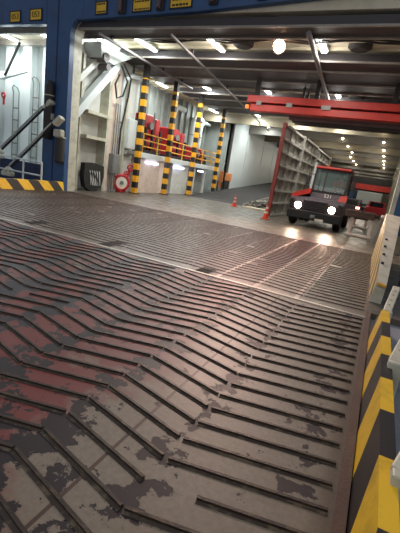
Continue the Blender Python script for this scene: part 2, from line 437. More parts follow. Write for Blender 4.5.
# fittings under the header
for i, (x, z) in enumerate(((-10.5, 7.23), (-8.8, 7.3), (-6.7, 7.42), (-5.0, 7.5))):
    nm = ['first dark guide roller on the header, right of the smallest plate', 'second dark guide roller, between the two larger yellow plates',
          'third dark guide roller, right of the largest yellow plate', 'fourth dark guide roller, last one to the right on the header'][i]
    t = thing('guide_roller', nm, 'roller', (x, PY-.1, z-.2), 'guide rollers on the header')
    obj('bracket', MB().box(x-.16, x+.16, PY-.1, PY-.005, z-.22, z+.34, 0, .02), M['dark2'], t)
    obj('roller', MB().cyl((x, PY-.16, z-.18), (x, PY-.16, z+.25), .09, 16), M['charcoal'], t)

# ------------------------------------------------------------------ left bay behind the blue column
mb = MB(); mb.box(-26, -14.2, 16.2, 16.4, -.1, 9, 0)
for x in (-21.6, -19.95, -18.6, -17.15, -15.8): mb.box(x-.16, x+.16, 15.7, 16.2, 0, 7.0, 0); mb.box(x-.3, x+.3, 15.66, 15.72, 0, 7.0, 0)
mb.box(-26, -14.2, 15.2, 16.2, .5, .78, 0)
struct('wall_back', mb, M['brightw'])
mb = MB(); mb.box(-26, -13.6, PY+.25, 16.4, 6.96, 7.04, 0)
for y in (14.0, 15.5): mb.box(-26, -13.6, y-.1, y+.1, 6.7, 6.96, 1)
struct('ceiling_bay', mb, [M['deckhead'], M['beamgrey']])
mb = MB(); mb.box(-14.2, -13.95, PY+.25, 16.3, -.1, 7.4, 0)
struct('wall_divider', mb, M['white'])
def ladder(x, y, z0, z1, label):
    t = thing('wall_ladder', label, 'ladder', (x, y, z0), 'ladders')
    for s in (-1, 1): obj('stile', MB().bar((x+s*.22, y, z0), (x+s*.22, y, z1), .05, .03), M['greymetal'], t)
    n = int((z1-z0)/.62)
    for i in range(n): obj('rung', MB().cyl((x-.22, y, z0+.3+i*.62), (x+.22, y, z0+.3+i*.62), .028, 8), M['dark'], t)
    obj('hoop', MB().tube([(x-.22, y, z1), (x-.2, y-.1, z1+.2), (x, y-.16, z1+.32), (x+.2, y-.1, z1+.2), (x+.22, y, z1)], .03, 8), M['greymetal'], t)
ladder(-17.75, 15.58, .8, 4.9, 'steel rung ladder on the white wall nearest the blue column')
ladder(-19.25, 15.58, .8, 4.4, 'steel rung ladder further left on the white bay wall')
t = thing('life_ring_holder', 'small red round fitting on the white wall of the left bay', 'fitting', (-20.3, 15.7, 3.7))
obj('ring', MB().torus((-20.3, 15.6, 4.2), (0,1,0), .12, .045), M['redvalve'], t)
obj('bracket', MB().box(-20.34, -20.26, 15.6, 15.7, 3.7, 4.1), M['redvalve'], t)
t = thing('jib_arm', 'white jib arm with black brace in the upper left bay', 'arm', (-20.4, 13.9, 4.6))
obj('arm', MB().bar((-21.8, 13.7, 5.1), (-18.6, 14.3, 4.9), .3, .35, 0, (0,0,1), .03).bar((-18.7, 14.3, 4.9), (-17.7, 14.9, 5.4), .25, .3, 0, (0,0,1), .03), M['brightw'], t)
obj('brace', MB().cyl((-18.4, 14.2, 4.9), (-17.4, 14.2, 6.4), .06, 10), M['black'], t)
obj('motor', MB().sphere((-20.6, 13.5, 4.9), .38, .3, .34), M['dark2'], t)

# hydraulic struts, kerb and railing on the left
def strut(a, b, label):
    a = Vector(a); b = Vector(b); t = thing('hydraulic_strut', label, 'strut', b, 'hydraulic struts'); d = (a-b).normalized(); mid = b+(a-b)*.98
    obj('cylinder', MB().cyl(b+d*.25, mid, .05, 14), M['black'], t)
    o = d.cross(Vector((0,1,0))).normalized()
    obj('guard_rail', MB().cyl(b+d*.2+o*.085+Vector((0,-.05,0)), mid+o*.085+Vector((0,-.05,0)), .04, 12), M['steelrod'], t)
    obj('clevis', MB().sphere(b, .17, .15, .16).box(b.x-.32, b.x+.26, b.y-.14, b.y+.14, b.z-.26, b.z-.06, 0, .04).cyl(b+Vector((0,-.22,0)), b+Vector((0,.22,0)), .07, 12), M['cream'], t)
    br = MB().bar(a-d*.05+Vector((0,.06,0)), a+d*.42+Vector((0,.06,0)), .2, .3, 0, (0,1,0), .04).box(a.x-.12, a.x+.3, a.y+.05, a.y+.3, a.z-.5, a.z-.2, 0, .04)
    obj('upper_bracket', br, M['cream'], t)
strut((-13.15, 12.55, 2.75), (-15.3, 12.1, .52), 'long black and steel hydraulic strut nearer the camera, lower end by the railing')
strut((-13.95, 12.75, 3.4), (-16.6, 12.6, 1.2), 'black hydraulic strut behind and above the nearer one')
for x, z0, z1, lab in ((-13.1, 1.15, 2.6, 'dark hanging bag strapped on the right half of the blue column'), (-13.86, 2.1, 4.5, 'dark hose cover hanging on the left half of the blue column')):
    mb = MB(); mb.lathe((x, PY-.13, z0), [(.14, 0), (.2, .1), (.21, (z1-z0)*.6), (.17, (z1-z0)*.92), (.08, z1-z0)], n=14)
    t = thing('hanging_cover', lab, 'cover', (x, PY-.13, z0), 'hanging covers'); obj('cover', mb, M['dark2'], t)
    obj('strap', MB().torus((x, PY-.13, z0+(z1-z0)*.75), (0,0,1), .2, .025, 18, 6), M['cream'], t)
mb = MB(); mb.prism([(-13.1, 6.2, 0), (-13.1, 6.2, .38), (-12.86, 6.2, .38), (-12.78, 6.2, 0)], (0,6.75,0))
o = obj('hazard_kerb', mb, M['kerb_left']); tag(o, 'yellow and black striped kerb along the left ramp edge by the railing', 'kerb')
t = thing('white_railing', 'low white pipe railing behind the left striped kerb', 'railing', (-14.2, 11.9, -.01))
for x in (-17.4, -15.8, -14.25, -13.16): obj('post', MB().cyl((x, 12.0, -.01), (x, 12.0, 1.1), .04, 10), M['brightw'], t)
for z in (.55, 1.1): obj('rail', MB().cyl((-18.5, 12.0, z), (-13.16, 12.0, z), .035, 10), M['brightw'], t)

# ------------------------------------------------------------------ left wall, hinge arm, fittings
mb = MB()
mb.box(-13.95, -13.75, PY+1.15, 18.5, -.1, 8, 0)
mb.box(-13.75, -13.3, 14.15, 14.3, 0, 6.0, 1); mb.box(-13.75, -13.2, 15.95, 16.12, 0, 5.6, 1)
mb.box(-13.75, -13.25, 16.1, 16.9, 0, 6.0, 2); mb.box(-13.3, -13.2, 16.55, 16.65, 0, 5.8, 1)
mb.box(-13.75, -13.35, 17.35, 18.45, 0, 6.1, 0); mb.box(-13.5, -13.2, 17.4, 17.55, 0, 6.1, 1)
mb.box(-16.4, -13.75, 18.35, 18.55, -.1, 8, 0)
for z in (2.45, 3.55): mb.box(-13.75, -12.95, 14.3, 15.95, z, z+.14, 1)
struct('wall_left', mb, [M['white'], M['cream'], M['pink']])
mb = MB(); mb.box(-16.4, -16.2, 18.5, 33.6, -.1, 8, 0)
for i in range(16): mb.box(-16.2, -16.02, 18.9+i*.93, 19.0+i*.93, 0, 7.3, 0)
mb.box(-16.4, -13.6, 33.4, 33.6, -.1, 8, 0)
struct('wall_left', mb, M['teal'])
mb = MB(); mb.box(-13.8, -13.6, 33.4, 52.0, -.1, 8, 0)
for y in (38, 43.5, 48): mb.box(-13.6, -13.57, y-.03, y+.03, 0, 7.4, 0)
mb.box(-13.62, -13.45, 33.4, 33.65, 0, 7.4, 1)
mb.box(-13.62, -13.3, 51.7, 52, 0, 7.4, 1)
struct('wall_left', mb, [M['brightw'], M['dark2']])
mb = MB(); mb.box(-18, -13.6, 52, 52.2, -.1, 8, 0); mb.box(-18.2, -18, 52, 116, -.1, 8, 0)
struct('wall_left', mb, M['white'])
mb = MB(); mb.box(-18.2, .9, 116, 116.3, -.1, 8, 0)
struct('wall_front', mb, M['beamgrey'])
mb = MB(); mb.box(.9, 1.1, 13.6, 116, -.1, 8, 0)
y = 14.5
while y < 116: mb.box(.45, .9, y-.1, y+.1, 0, 7.3, 1); y += 2.6
for z in (2.6, 4.6): mb.box(.6, .9, 14, 116, z, z+.12, 1)
struct('wall_right', mb, [M['beamgrey'], M['girder']])

t = thing('ramp_hinge_arm', 'big white diagonal lifting arm with block beside the blue column', 'lifting arm', (-13.2, 14.0, 3.3))
obj('lower_arm', MB().bar((-13.2, 13.32, 3.0), (-13.2, 16.3, 6.15), .34, .42, 0, (1,0,0), .03).bar((-13.02, 13.5, 3.36), (-13.02, 16.2, 6.2), .03, .08, 0, (1,0,0)), M['brightw'], t)
obj('upper_arm', MB().bar((-13.35, 13.3, 4.3), (-13.35, 15.2, 6.15), .26, .34, 0, (1,0,0), .03), M['white'], t)
obj('hinge_block', MB().prism([(-13.75, 14.7, 6.0), (-13.75, 14.6, 6.6), (-13.75, 17.0, 6.64), (-13.75, 16.5, 6.4), (-13.75, 15.6, 5.95)], (.95,0,0)), M['brightw'], t)
obj('hinge_pin', MB().cyl((-13.5, 14.95, 6.05), (-12.7, 14.95, 6.05), .2, 18).cyl((-13.4, 15.3, 5.75), (-12.85, 15.3, 5.75), .15, 18), M['dark'], t)
obj('hydraulic_hose', MB().tube([(-12.9, 16.3, 6.1), (-12.85, 16.8, 5.5), (-12.9, 16.6, 4.8), (-12.95, 16.2, 4.6), (-12.95, 16.0, 5.2), (-12.9, 16.2, 5.7)], .045, 8), M['black'], t)
obj('hydraulic_hose', MB().tube([(-12.85, 16.4, 6.2), (-12.8, 17.0, 5.7), (-12.9, 17.05, 4.9), (-13.1, 16.95, 3.2), (-13.1, 16.95, 1.4)], .045, 8), M['black'], t)

t = thing('net_bag', 'black lashing bag with a grey net hung low on the white wall', 'bag', (-13.3, 15.1, 0))
mb = MB(); n = 9; prof = [(14.42, 1.32), (14.38, .7), (14.52, .2), (14.9, -.0), (15.35, .02), (15.7, .22), (15.84, .7), (15.8, 1.25), (15.1, 1.36)]
mb.prism([(-13.28, y, max(z, .01)) for y, z in prof], (.26,0,0)); obj('bag', mb, M['black'], t)
nb = MB()
for k in range(5): nb.bar((-13.0, 14.75+k*.17, 1.0), (-13.0, 15.05+k*.13, .28), .012, .035); nb.bar((-13.0, 14.9+k*.17, .3), (-13.0, 14.8+k*.17, .95), .012, .035)
obj('net', nb, M['rope'], t)

t = thing('hose_reel', 'red fire hose reel with white centre standing by the wall', 'hose reel', (-13.0, 17.35, 0))
obj('rim', MB().torus((-13.0, 17.3, .52), (1,-.75,0), .38, .1, 30, 10), M['redvalve'], t)
d = Vector((1,-.75,0)).normalized()
obj('reel_face', MB().cyl(Vector((-13.0,17.3,.52))-d*.08, Vector((-13.0,17.3,.52))+d*.07, .33, 26), M['coneband'], t)
obj('hub', MB().cyl(Vector((-13.0,17.3,.52))+d*.06, Vector((-13.0,17.3,.52))+d*.13, .1, 16), M['greymetal'], t)
obj('stand', MB().box(-13.3, -12.9, 17.15, 17.5, 0, .16, 0, .02), M['redvalve'], t)
t = thing('fire_hydrant', 'red fire hydrant valve on pipe between the hose reel and striped column', 'hydrant', (-12.93, 17.68, 0))
obj('pipe', MB().tube([(-12.98, 17.62, 0), (-12.98, 17.62, .55), (-12.93, 17.68, .75), (-12.92, 17.75, 1.0), (-12.92, 17.8, 1.3)], .07, 12).cyl((-12.95, 17.5, .8), (-12.9, 17.8, .72), .08, 12), M['redvalve'], t)
obj('hand_wheel', MB().torus((-12.86, 17.82, 1.36), (1,-.6,.2), .16, .045, 20, 8).cyl((-12.95, 17.85, 1.34), (-12.83, 17.8, 1.37), .03), M['redvalve'], t)
obj('hand_wheel', MB().torus((-12.86, 17.5, 1.02), (1,-.6,.2), .13, .04, 20, 8).cyl((-12.95, 17.55, .95), (-12.83, 17.48, 1.03), .03), M['redvalve'], t)
t = thing('electric_cabinet', 'grey electrical box with conduits on the wall above the hose reel', 'cabinet', (-13.2, 16.6, .9))
obj('cabinet', MB().box(-13.25, -12.95, 16.35, 16.95, .95, 1.95, 0, .03), M['greymetal'], t)
obj('cabinet_door', MB().box(-12.955, -12.93, 16.4, 16.9, 1.0, 1.9, 0, .01), M['greymetal'], t)
for yy in (16.45, 16.62, 16.8): obj('conduit', MB().cyl((-13.12, yy, 0), (-13.12, yy, 1.0), .04, 8).cyl((-13.12, yy, 1.9), (-13.12, yy, 4.4), .025, 8), M['greymetal'], t)
t = thing('wall_cabinet', 'white wall cabinet with an open grey tray under it, left of first striped column', 'cabinet', (-13.2, 17.9, 2.0))
obj('cabinet', MB().box(-13.36, -13.05, 17.6, 18.3, 2.35, 3.9, 0, .03), M['brightw'], t)
obj('tray', MB().box(-13.36, -12.95, 17.55, 18.35, 2.05, 2.1).box(-12.98, -12.95, 17.55, 18.35, 2.05, 2.25), M['greymetal'], t)

# ------------------------------------------------------------------ striped columns, platform and machinery
def column(y, top, label):
    t = thing('striped_column', label, 'column', (-12.6, y, 0), 'striped columns')
    obj('shaft', MB().box(-12.745, -12.455, y-.13, y+.13, 0, top, 0, .03), M['post'], t)
    obj('foot_plate', MB().box(-12.82, -12.38, y-.2, y+.2, 0, .05), M['dark2'], t)
    obj('column_head', MB().box(-12.73, -12.47, y-.12, y+.12, top, 6.66), M['dark2'], t)
column(18.0, 6.0, 'nearest yellow and black banded column, beside the hydrant')
column(21.2, 6.1, 'second yellow and black banded column from the left, before the red machinery')
column(24.65, 6.2, 'third yellow and black banded column from the left')
column(28.9, 6.1, 'fourth and farthest yellow and black banded column, by the inner ramp')

t = thing('equipment_platform', 'raised white equipment platform behind the striped columns', 'platform', (-14.4, 24.6, 0))
mb = MB(); mb.box(-15.9, -13.1, 18.9, 22.0, 0, 2.0); obj('housing', mb, M['pink'], t)
mb = MB(); mb.box(-15.9, -13.15, 22.9, 25.2, 0, 2.0); obj('housing', mb, M['white'], t)
mb = MB(); mb.box(-15.9, -14.3, 25.2, 30, 0, 2.0); obj('rear_panel', mb, M['teal'], t)
mb = MB(); mb.box(-15.9, -14.6, 22.0, 22.9, 0, 2.0); obj('recess', mb, M['dark'], t)
for yy in (26.2, 28.0, 29.9): obj('leg', MB().box(-13.25, -13.1, yy-.08, yy+.08, 0, 2.0), M['white'], t)
mb = MB(); mb.box(-15.95, -12.95, 18.75, 30.2, 2.0, 2.3, 0, .02); obj('platform_deck', mb, M['brightw'], t)
for a, b in ((19.5, 20.8), (22.9, 24.2), (26.6, 27.4)): obj('strip_light', MB().box(-13.09, -12.97, a, b, 1.72, 1.84, 0, .02), M['bluelamp'], t)
obj('doorway', MB().box(-14.28, -14.2, 26.0, 26.9, 0, 1.9).box(-14.2, -14.15, 26.05, 26.85, .05, 1.85), M['dark'], t)
t = thing('yellow_guard_rail', 'yellow pipe guard rail along the front of the equipment platform', 'railing', (-13.05, 24.5, 2.3))
yy = 19.0
while yy < 30.2: obj('post', MB().cyl((-13.05, yy, 2.3), (-13.05, yy, 3.35), .045, 10), M['yellow'], t); yy += 1.6
for z in (2.65, 3.0, 3.35): obj('rail', MB().cyl((-13.05, 19.0, z), (-13.05, 30.2, z), .035, 10), M['yellow'], t)
def machine(y, w, h, label):
    t = thing('winch_unit', label, 'machine', (-14.2, y, 2.3), 'red winch units')
    obj('base_frame', MB().box(-14.8, -13.5, y-w/2, y+w/2, 2.3, 2.5, 0, .02), M['dark2'], t)
    mb = MB(); mb.cyl((-14.1, y-w*.42, 2.95), (-14.1, y+w*.2, 2.95), .36, 20); mb.cyl((-14.1, y-w*.46, 2.95), (-14.1, y-w*.40, 2.95), .48, 20); mb.cyl((-14.1, y+w*.18, 2.95), (-14.1, y+w*.24, 2.95), .48, 20)
    obj('drum', mb, M['redvalve'], t)
    mb = MB(); mb.box(-14.6, -13.6, y-w*.48, y+w*.1, 3.4, 2.3+h, 0, .08); mb.box(-14.5, -13.7, y+w*.24, y+w*.5, 2.5, 2.2+h, 0, .08)
    obj('gearbox', mb, M['redvalve'], t)
    mb = MB(); mb.cyl((-13.58, y-w*.2, 2.3+h*.72), (-13.44, y-w*.2, 2.3+h*.72), .2, 16); mb.box(-13.68, -13.5, y+w*.3, y+w*.46, 3.0, 3.4, 0, .03); mb.cyl((-13.6, y+w*.02, 3.55), (-13.6, y+w*.02, 2.3+h+.2), .05)
    parts('motor', mb, M['greymetal'], t)
    mb = MB()
    for s in (-.45, -.05, .4): mb.box(-13.6, -13.46, y+w*s-.08, y+w*s+.08, 2.5, 2.2+h*.7, 0, .02)
    parts('brace', mb, M['black'], t)
machine(20.7, 1.9, 2.25, 'red winch unit nearest the first striped column on the platform')
machine(24.0, 2.2, 1.95, 'red winch unit behind the second and third striped columns')
machine(27.6, 2.3, 1.0, 'low red winch unit at the far end of the platform')
t = thing('cable_rack', 'black rack of pipes slanting beside the nearest red winch unit', 'rack', (-13.9, 19.1, 2.3))
for k in range(4): obj('pipe', MB().cyl((-13.6, 18.75, 3.1+k*.34), (-14.0, 20.1, 2.95+k*.34), .05, 8), M['black'], t)
obj('upright', MB().box(-13.75, -13.65, 19.15, 19.25, 2.3, 4.4).box(-13.98, -13.9, 19.85, 19.95, 2.3, 4.3), M['black'], t)
def duct(y, r, label, top=6.2):
    pts = [(-15.6, y, 2.3), (-15.6, y, top-.7)]
    for k in range(7):
        a = k/6*PI/2; pts.append((-15.6, y+.6*(1-math.cos(a)), top-.6+.6*math.sin(a)))
    pts.append((-15.6, y+1.6, top))
    t = thing('vent_pipe', label, 'pipe', (-15.6, y, 2.3), 'white vent pipes'); obj('pipe', MB().tube(pts, r, 14), M['brightw'], t)
    for z in (3.2, 4.6): obj('clamp', MB().torus((-15.6, y, z), (0,0,1), r+.02, .03, 18, 6), M['greymetal'], t)
duct(26.3, .2, 'thick white bent vent pipe behind the second striped column')
duct(29.6, .2, 'white bent vent pipe behind the third striped column', 6.0)
duct(31.2, .14, 'thin white bent vent pipe, farthest right on the grey wall', 5.9)
t = thing('white_downpipe', 'tall white pipe bent at the top left of the first striped column', 'pipe', (-13.2, 17.2, 0))
obj('pipe', MB().tube([(-13.34, 17.12, 0), (-13.34, 17.12, 5.2), (-13.3, 17.2, 5.7), (-13.15, 17.5, 5.95), (-13.1, 18.3, 6.0)], .14, 14), M['brightw'], t)
for z in (1.5, 3.6): obj('clamp', MB().torus((-13.34, 17.12, z), (0,0,1), .16, .03, 18, 6), M['greymetal'], t)

# boxes at the foot of the inner ramp
t = thing('warning_board', 'orange warning board standing beside the farthest striped column', 'board', (-12.9, 31.2, 0))
obj('board', MB().box(-13.25, -12.85, 31.2, 31.28, .7, 2.1, 0, .03), M['tan'], t); obj('stand', MB().box(-13.3, -13.2, 31.18, 31.3, 0, 1.2).box(-12.9, -12.82, 31.18, 31.3, 0, 1.2), M['dark2'], t)
t = thing('control_post', 'dark control post with orange top at the start of the inner ramp', 'post', (-13.0, 33.0, 0))
obj('post_body', MB().box(-13.3, -12.9, 32.85, 33.15, 0, 1.3, 0, .04), M['dark2'], t); obj('lamp_box', MB().box(-13.35, -12.8, 32.82, 33.18, 1.3, 2.0, 0, .06), M['tan'], t)

# ------------------------------------------------------------------ inner ramp going up along the wall
t = thing('inner_ramp', 'dark grey inner vehicle ramp rising along the white wall', 'ramp', (-10.3, 24, 0))
obj('ramp_plate', MB().prism([(-12.35, 24, 0.005), (-12.35, 24.2, .06), (-12.35, 52, 2.4), (-12.35, 52, 2.1), (-12.35, 26.5, 0.005)], (4.1,0,0)), M['rampgrey'], t)
mb = MB()
for k in range(60): mb.bar((-12.3, 24.4+k*.45, .085+k*.45*.0842), (-8.3, 24.4+k*.45, .085+k*.45*.0842), .05, .02)
r_ = obj('grip_bars', mb, M['dark2'], t)
obj('side_plate', MB().prism([(-8.25, 24.1, .005), (-8.25, 24.2, .12), (-8.25, 52, 2.5), (-8.25, 52, .005)], (.08,0,0)), M['beamgrey'], t)
for k in range(6):
    y = 24.7+k*1.0
    t = thing('lashing_chain_pile', ['heap of lashing gear nearest the far cone by the inner ramp', 'second heap of lashing gear along the inner ramp', 'third heap of lashing gear along the inner ramp',
        'fourth heap of lashing gear along the inner ramp', 'fifth heap of lashing gear along the inner ramp', 'last heap of lashing gear, nearest the ribbed door'][k], 'lashing gear', (-7.7, y, 0), 'heaps of lashing gear')
    mb = MB()
    for j in range(6): mb.torus((-7.6+random.uniform(-.2,.2), y+random.uniform(-.25,.25), .09+.05*j), (random.uniform(-.5,.5), random.uniform(-.5,.5), 1), .2, .045, 14, 6)
    obj('chain', mb, M['dark'], t)
    obj('rod', MB().cyl((-7.9, y-.3, .12), (-7.3, y+.3, .5), .035, 8).cyl((-7.4, y-.4, .06), (-7.9, y+.3, .42), .03, 8), M['cream'], t)
o = obj('pale_plank', MB().box(-7.9, -6.2, 22.9, 23.5, 0, .06, 0, .01).box(-7.7, -6.0, 22.92, 23.45, .06, .09, 0, .01), M['deckhead']); tag(o, 'pale plank lying on the deck between the two traffic cones', 'plank')

# ------------------------------------------------------------------ traffic cones
def cone(loc, s, label):
    x, y, z = loc
    t = thing('traffic_cone', label, 'cone', loc, 'traffic cones')
    obj('cone_base', MB().box(x-.2*s, x+.2*s, y-.2*s, y+.2*s, z, z+.04*s, 0, .01), M['orange'], t)
    obj('cone_body', MB().lathe((x,y,z+.04*s), [(.15*s,0), (.035*s,.7*s), (.03*s,.72*s)], n=18), M['orange'], t)
    for a in (.25, .48): obj('reflective_band', MB().lathe((x,y,z+.04*s), [((.152-.164*a)*s, a*s), ((.152-.164*(a+.1))*s, (a+.1)*s)], n=18), M['coneband'], t)
cone((-4.95, 18.2, -.004), .95, 'nearer orange traffic cone at the foot of the ribbed door')
cone((-8.15, 22.3, -.004), .9, 'farther orange traffic cone before the inner ramp')

# ------------------------------------------------------------------ ribbed door leaves
def leaf(x, y0, y1, label, edge):
    t = thing('ribbed_door', label, 'door', (x, (y0+y1)/2, 0), 'ribbed door leaves')
    obj('skin', MB().box(x-.06, x, y0, y1, .02, 4.65), M['doorgrey'], t)
    obj('edge_frame', MB().box(x-.1, x+.1, y0-.14, y0+.02, 0, 4.75, 0, .02), M['reddoor'] if edge else M['doorgrey'], t)
    obj('edge_frame', MB().box(x-.08, x+.22, y1-.1, y1, 0, 4.75, 0, .02), M['doorgrey'], t)
    for k in range(8): obj('stiffener', MB().box(x, x+.2, y0, y1, .05+k*.65, .09+k*.65).box(x+.18, x+.21, y0, y1, .02+k*.65, .12+k*.65), M['doorgrey'], t)
    n = int((y1-y0)/1.4)
    for k in range(1, n): obj('upright', MB().box(x, x+.1, y0+k*(y1-y0)/n-.03, y0+k*(y1-y0)/n+.03, .05, 4.6), M['doorgrey'], t)
leaf(-5.35, 20.1, 24.4, 'open ribbed grey steel door leaf with a red leading edge', True)
leaf(-5.2, 24.6, 28.9, 'second ribbed grey steel door leaf behind the red edged one', False)
leaf(-5.3, 29.1, 37.0, 'farthest ribbed grey steel door leaf, partly behind the tractor', False)

# ------------------------------------------------------------------ ceiling
mb = MB(); mb.box(-18.2, 1.1, PY+.25, 116.3, 7.06, 8.4, 0)
y = 15.6
while y < 116: mb.box(-18.2, .9, y-.03, y+.03, 6.95, 7.06, 0); y += .85
struct('ceiling', mb, M['deckhead'])
panels = [(13.3, 14.35), (16.75, 21.9), (23.7, 29.9)]
y = 32.2
while y < 110: panels.append((y, y+3.4)); y += 5.6
ORD = 'first second third fourth fifth sixth seventh eighth ninth tenth eleventh twelfth thirteenth fourteenth fifteenth sixteenth'.split()
lab0 = ['first hoistable dark ceiling panel just behind the blue header', 'second dark hoistable ceiling panel, past the first row of lights', 'third dark hoistable ceiling panel, just beyond the red gantry beam']
for i, (a, b) in enumerate(panels):
    nm = lab0[i] if i < 3 else '%s overhead deck panel past the dark one above the gantry beam' % ORD[i-3]
    t = thing('ceiling_panel', nm, 'ceiling panel', (-6.3, (a+b)/2, 6.65), 'overhead deck panels')
    mat = M['panel'] if i < 3 else M['far_girder'] if i % 2 else M['far_grey']
    obj('panel_plate', MB().box(-13.9 if i < 3 else -18, .85, a, b, 6.68, 6.93, 0), mat, t)
    fl = MB()
    for q in ((a+.03, b-.03) if i in (0,) else (a+.03, a+(b-a)*.27, a+(b-a)*.66, b-.03)): fl.box(-13.9 if i < 3 else -18, .84, q-.05, q+.05, 6.62, 6.68)
    parts('flange', fl, M['beamgrey'] if i < 3 else M['far_girder'], t)
    if i >= 3: obj('front_girder', MB().box(-18, .84, a-.02, a+.14, 6.22, 6.66).box(-18, .84, a-.1, a+.22, 6.17, 6.22), M['far_girder'] if i % 2 else M['far_grey'], t)
    if i >= 3 and i < 6:
        st = MB()
        for xx in (-11, -8.2, -5.6, -3.2, -1.2): st.box(xx-.06, xx+.06, a, b, 6.6, 6.68)
        parts('stringer', st, M['dark2'], t)
def pipe(name, a, b, r, lab, mat):
    t = thing(name, lab, 'pipe', a, 'pipes under the ceiling'); a = Vector(a); b = Vector(b)
    obj('pipe', MB().cyl(a, b, r, 10), mat, t)
    d = b-a; 
    cl = MB()
    for k in (.1, .35, .6, .85): p = a+d*k; cl.box(p.x-.05, p.x+.05, p.y-.05, p.y+.05, p.z, 6.68)
    parts('hanger', cl, M['dark2'], t)
pipe('ceiling_rail', (-8.5, 13.35, 6.45), (-11.4, 37, 6.5), .06, 'long grey rail crossing the ceiling from the header to the far left', M['dark'])
pipe('ceiling_rail', (-3.38, 13.35, 6.45), (-3.95, 22.4, 6.5), .085, 'grey rail under the ceiling left of the right-hand light', M['dark'])
pipe('ceiling_rail', (-11.9, 13.35, 6.5), (-12.0, 22, 6.5), .06, 'grey rail under the ceiling above the white lifting arm', M['dark'])
# cables and fans on the recess
def fan(x, y, lab):
    t = thing('ceiling_fan', lab, 'fan', (x, y, 6.85), 'round ceiling fans')
    obj('fan_housing', MB().lathe((x,y,6.85), [(.3,0), (.42,.08), (.44,.4), (.4,.62)], n=22), M['dark2'], t)
    obj('duct', MB().tube([(x+.3,y,7.2), (x+1.0,y+.05,7.25), (x+1.4,y-.1,7.1), (x+2.6,y-.3,7.2)], .09, 8), M['dark'], t)
fan(-2.1, 16.1, 'dark round ceiling fan with cables, right of the lit fixture')
fan(-6.6, 15.9, 'dark round ceiling fan between the left fixture and the flood lamp')
fan(-2.7, 23.6, 'dark round ceiling fan just above the red gantry beam')
t = thing('cable_run', 'bundle of dark cables strung along the first ceiling recess', 'cable', (-4, 15.2, 6.9))
for k in range(3):
    pts = [(-11+j*.8, 15.0+.12*k, 6.84+.06*math.sin(j*1.7+k)) for j in range(15)]; obj('cable', MB().tube(pts, .035, 6), M['dark2'], t)

# fluorescent fixtures
def fixture(x, y, z, L, label, grp):
    t = thing('fluorescent_light', label, 'light', (x, y, z), grp)
    obj('housing', MB().box(x-.16, x+.16, y-L/2-.06, y+L/2+.06, z+.02, z+.11, 0, .02), M['brightw'], t)
    obj('tube', MB().cyl((x-.06, y-L/2, z), (x-.06, y+L/2, z), .045, 8).cyl((x+.06, y-L/2, z), (x+.06, y+L/2, z), .045, 8), M['tube'], t)
    return t
def area(loc, sx, sy, e, col, rot=(0,0,0)):
    l = bpy.data.lights.new('lamp', 'AREA'); l.shape = 'RECTANGLE'; l.size = sx; l.size_y = sy; l.energy = e; l.color = col
    o = bpy.data.objects.new('lamp_light', l); C.objects.link(o); o.location = loc; o.rotation_euler = rot; return o
WARM = (1.0, .96, .89); COOL = (.93, 1.0, .98)
def lit(x, y, z, L, e, label, grp, col=WARM):
    z = 6.84
    fixture(x, y, z, L, label, grp); area((x, y, z-.08), .3, L, e, col)
    pt = bpy.data.lights.new('lamp_glow', 'POINT'); pt.energy = e*.45; pt.color = col; pt.shadow_soft_size = .25
    q = bpy.data.objects.new('lamp_glow', pt); C.objects.link(q); q.location = (x, y, z-.28)
R1 = 'first ceiling light row'
lit(-3.38, 15.55, 0, 1.5, 150, 'right fluorescent light of the first row, beside the round fan', R1)
lit(-7.7, 15.65, 0, 1.5, 150, 'middle fluorescent light of the first row, left of the flood lamp', R1)
lit(-11.2, 15.7, 0, 1.6, 170, 'left fluorescent light of the first row, above the striped columns', R1, COOL)
lit(-13.3, 15.5, 0, 1.7, 90, 'fluorescent light of the first row right above the white lifting arm', R1, COOL)
R2 = 'second ceiling light row'
for x, n, e in ((-3.6, 'right light of the second row, above the red gantry beam', 120), (-7.6, 'middle light of the second row, left of the gantry beam end', 150), (-11.6, 'light of the second row over the striped columns', 170), (-14.8, 'leftmost light of the second row, over the grey wall', 130)):
    lit(x, 23.0, 0, 1.2, e, 'fluorescent '+n, R2, COOL if x < -10 else WARM)
R3 = 'third ceiling light row'
for x, n, e in ((-7.2, 'light of the third row, over the ribbed door', 160), (-10.8, 'light of the third row, over the inner ramp', 190), (-4.2, 'light of the third row, straight behind the gantry beam', 110), (-14.6, 'leftmost light of the third row over the vent pipes', 120)):
    lit(x, 31.1, 0, 1.5, e, 'fluorescent '+n, R3, COOL if x < -10 else WARM)
lit(-11.5, 36.6, 0, 1.4, 150, 'fluorescent light over the upper half of the inner ramp', 'inner ramp lights', COOL)
lit(-16.2, 14.8, 0, 1.0, 90, 'fluorescent light of the left bay, next to the blue column', 'left bay lights', COOL)
lit(-19.0, 14.8, 0, 1.0, 90, 'fluorescent light at the far left of the left bay', 'left bay lights', COOL)
area((-18.6, 13.6, 5.6), 4, .6, 70, COOL, (math.radians(60), 0, 0))
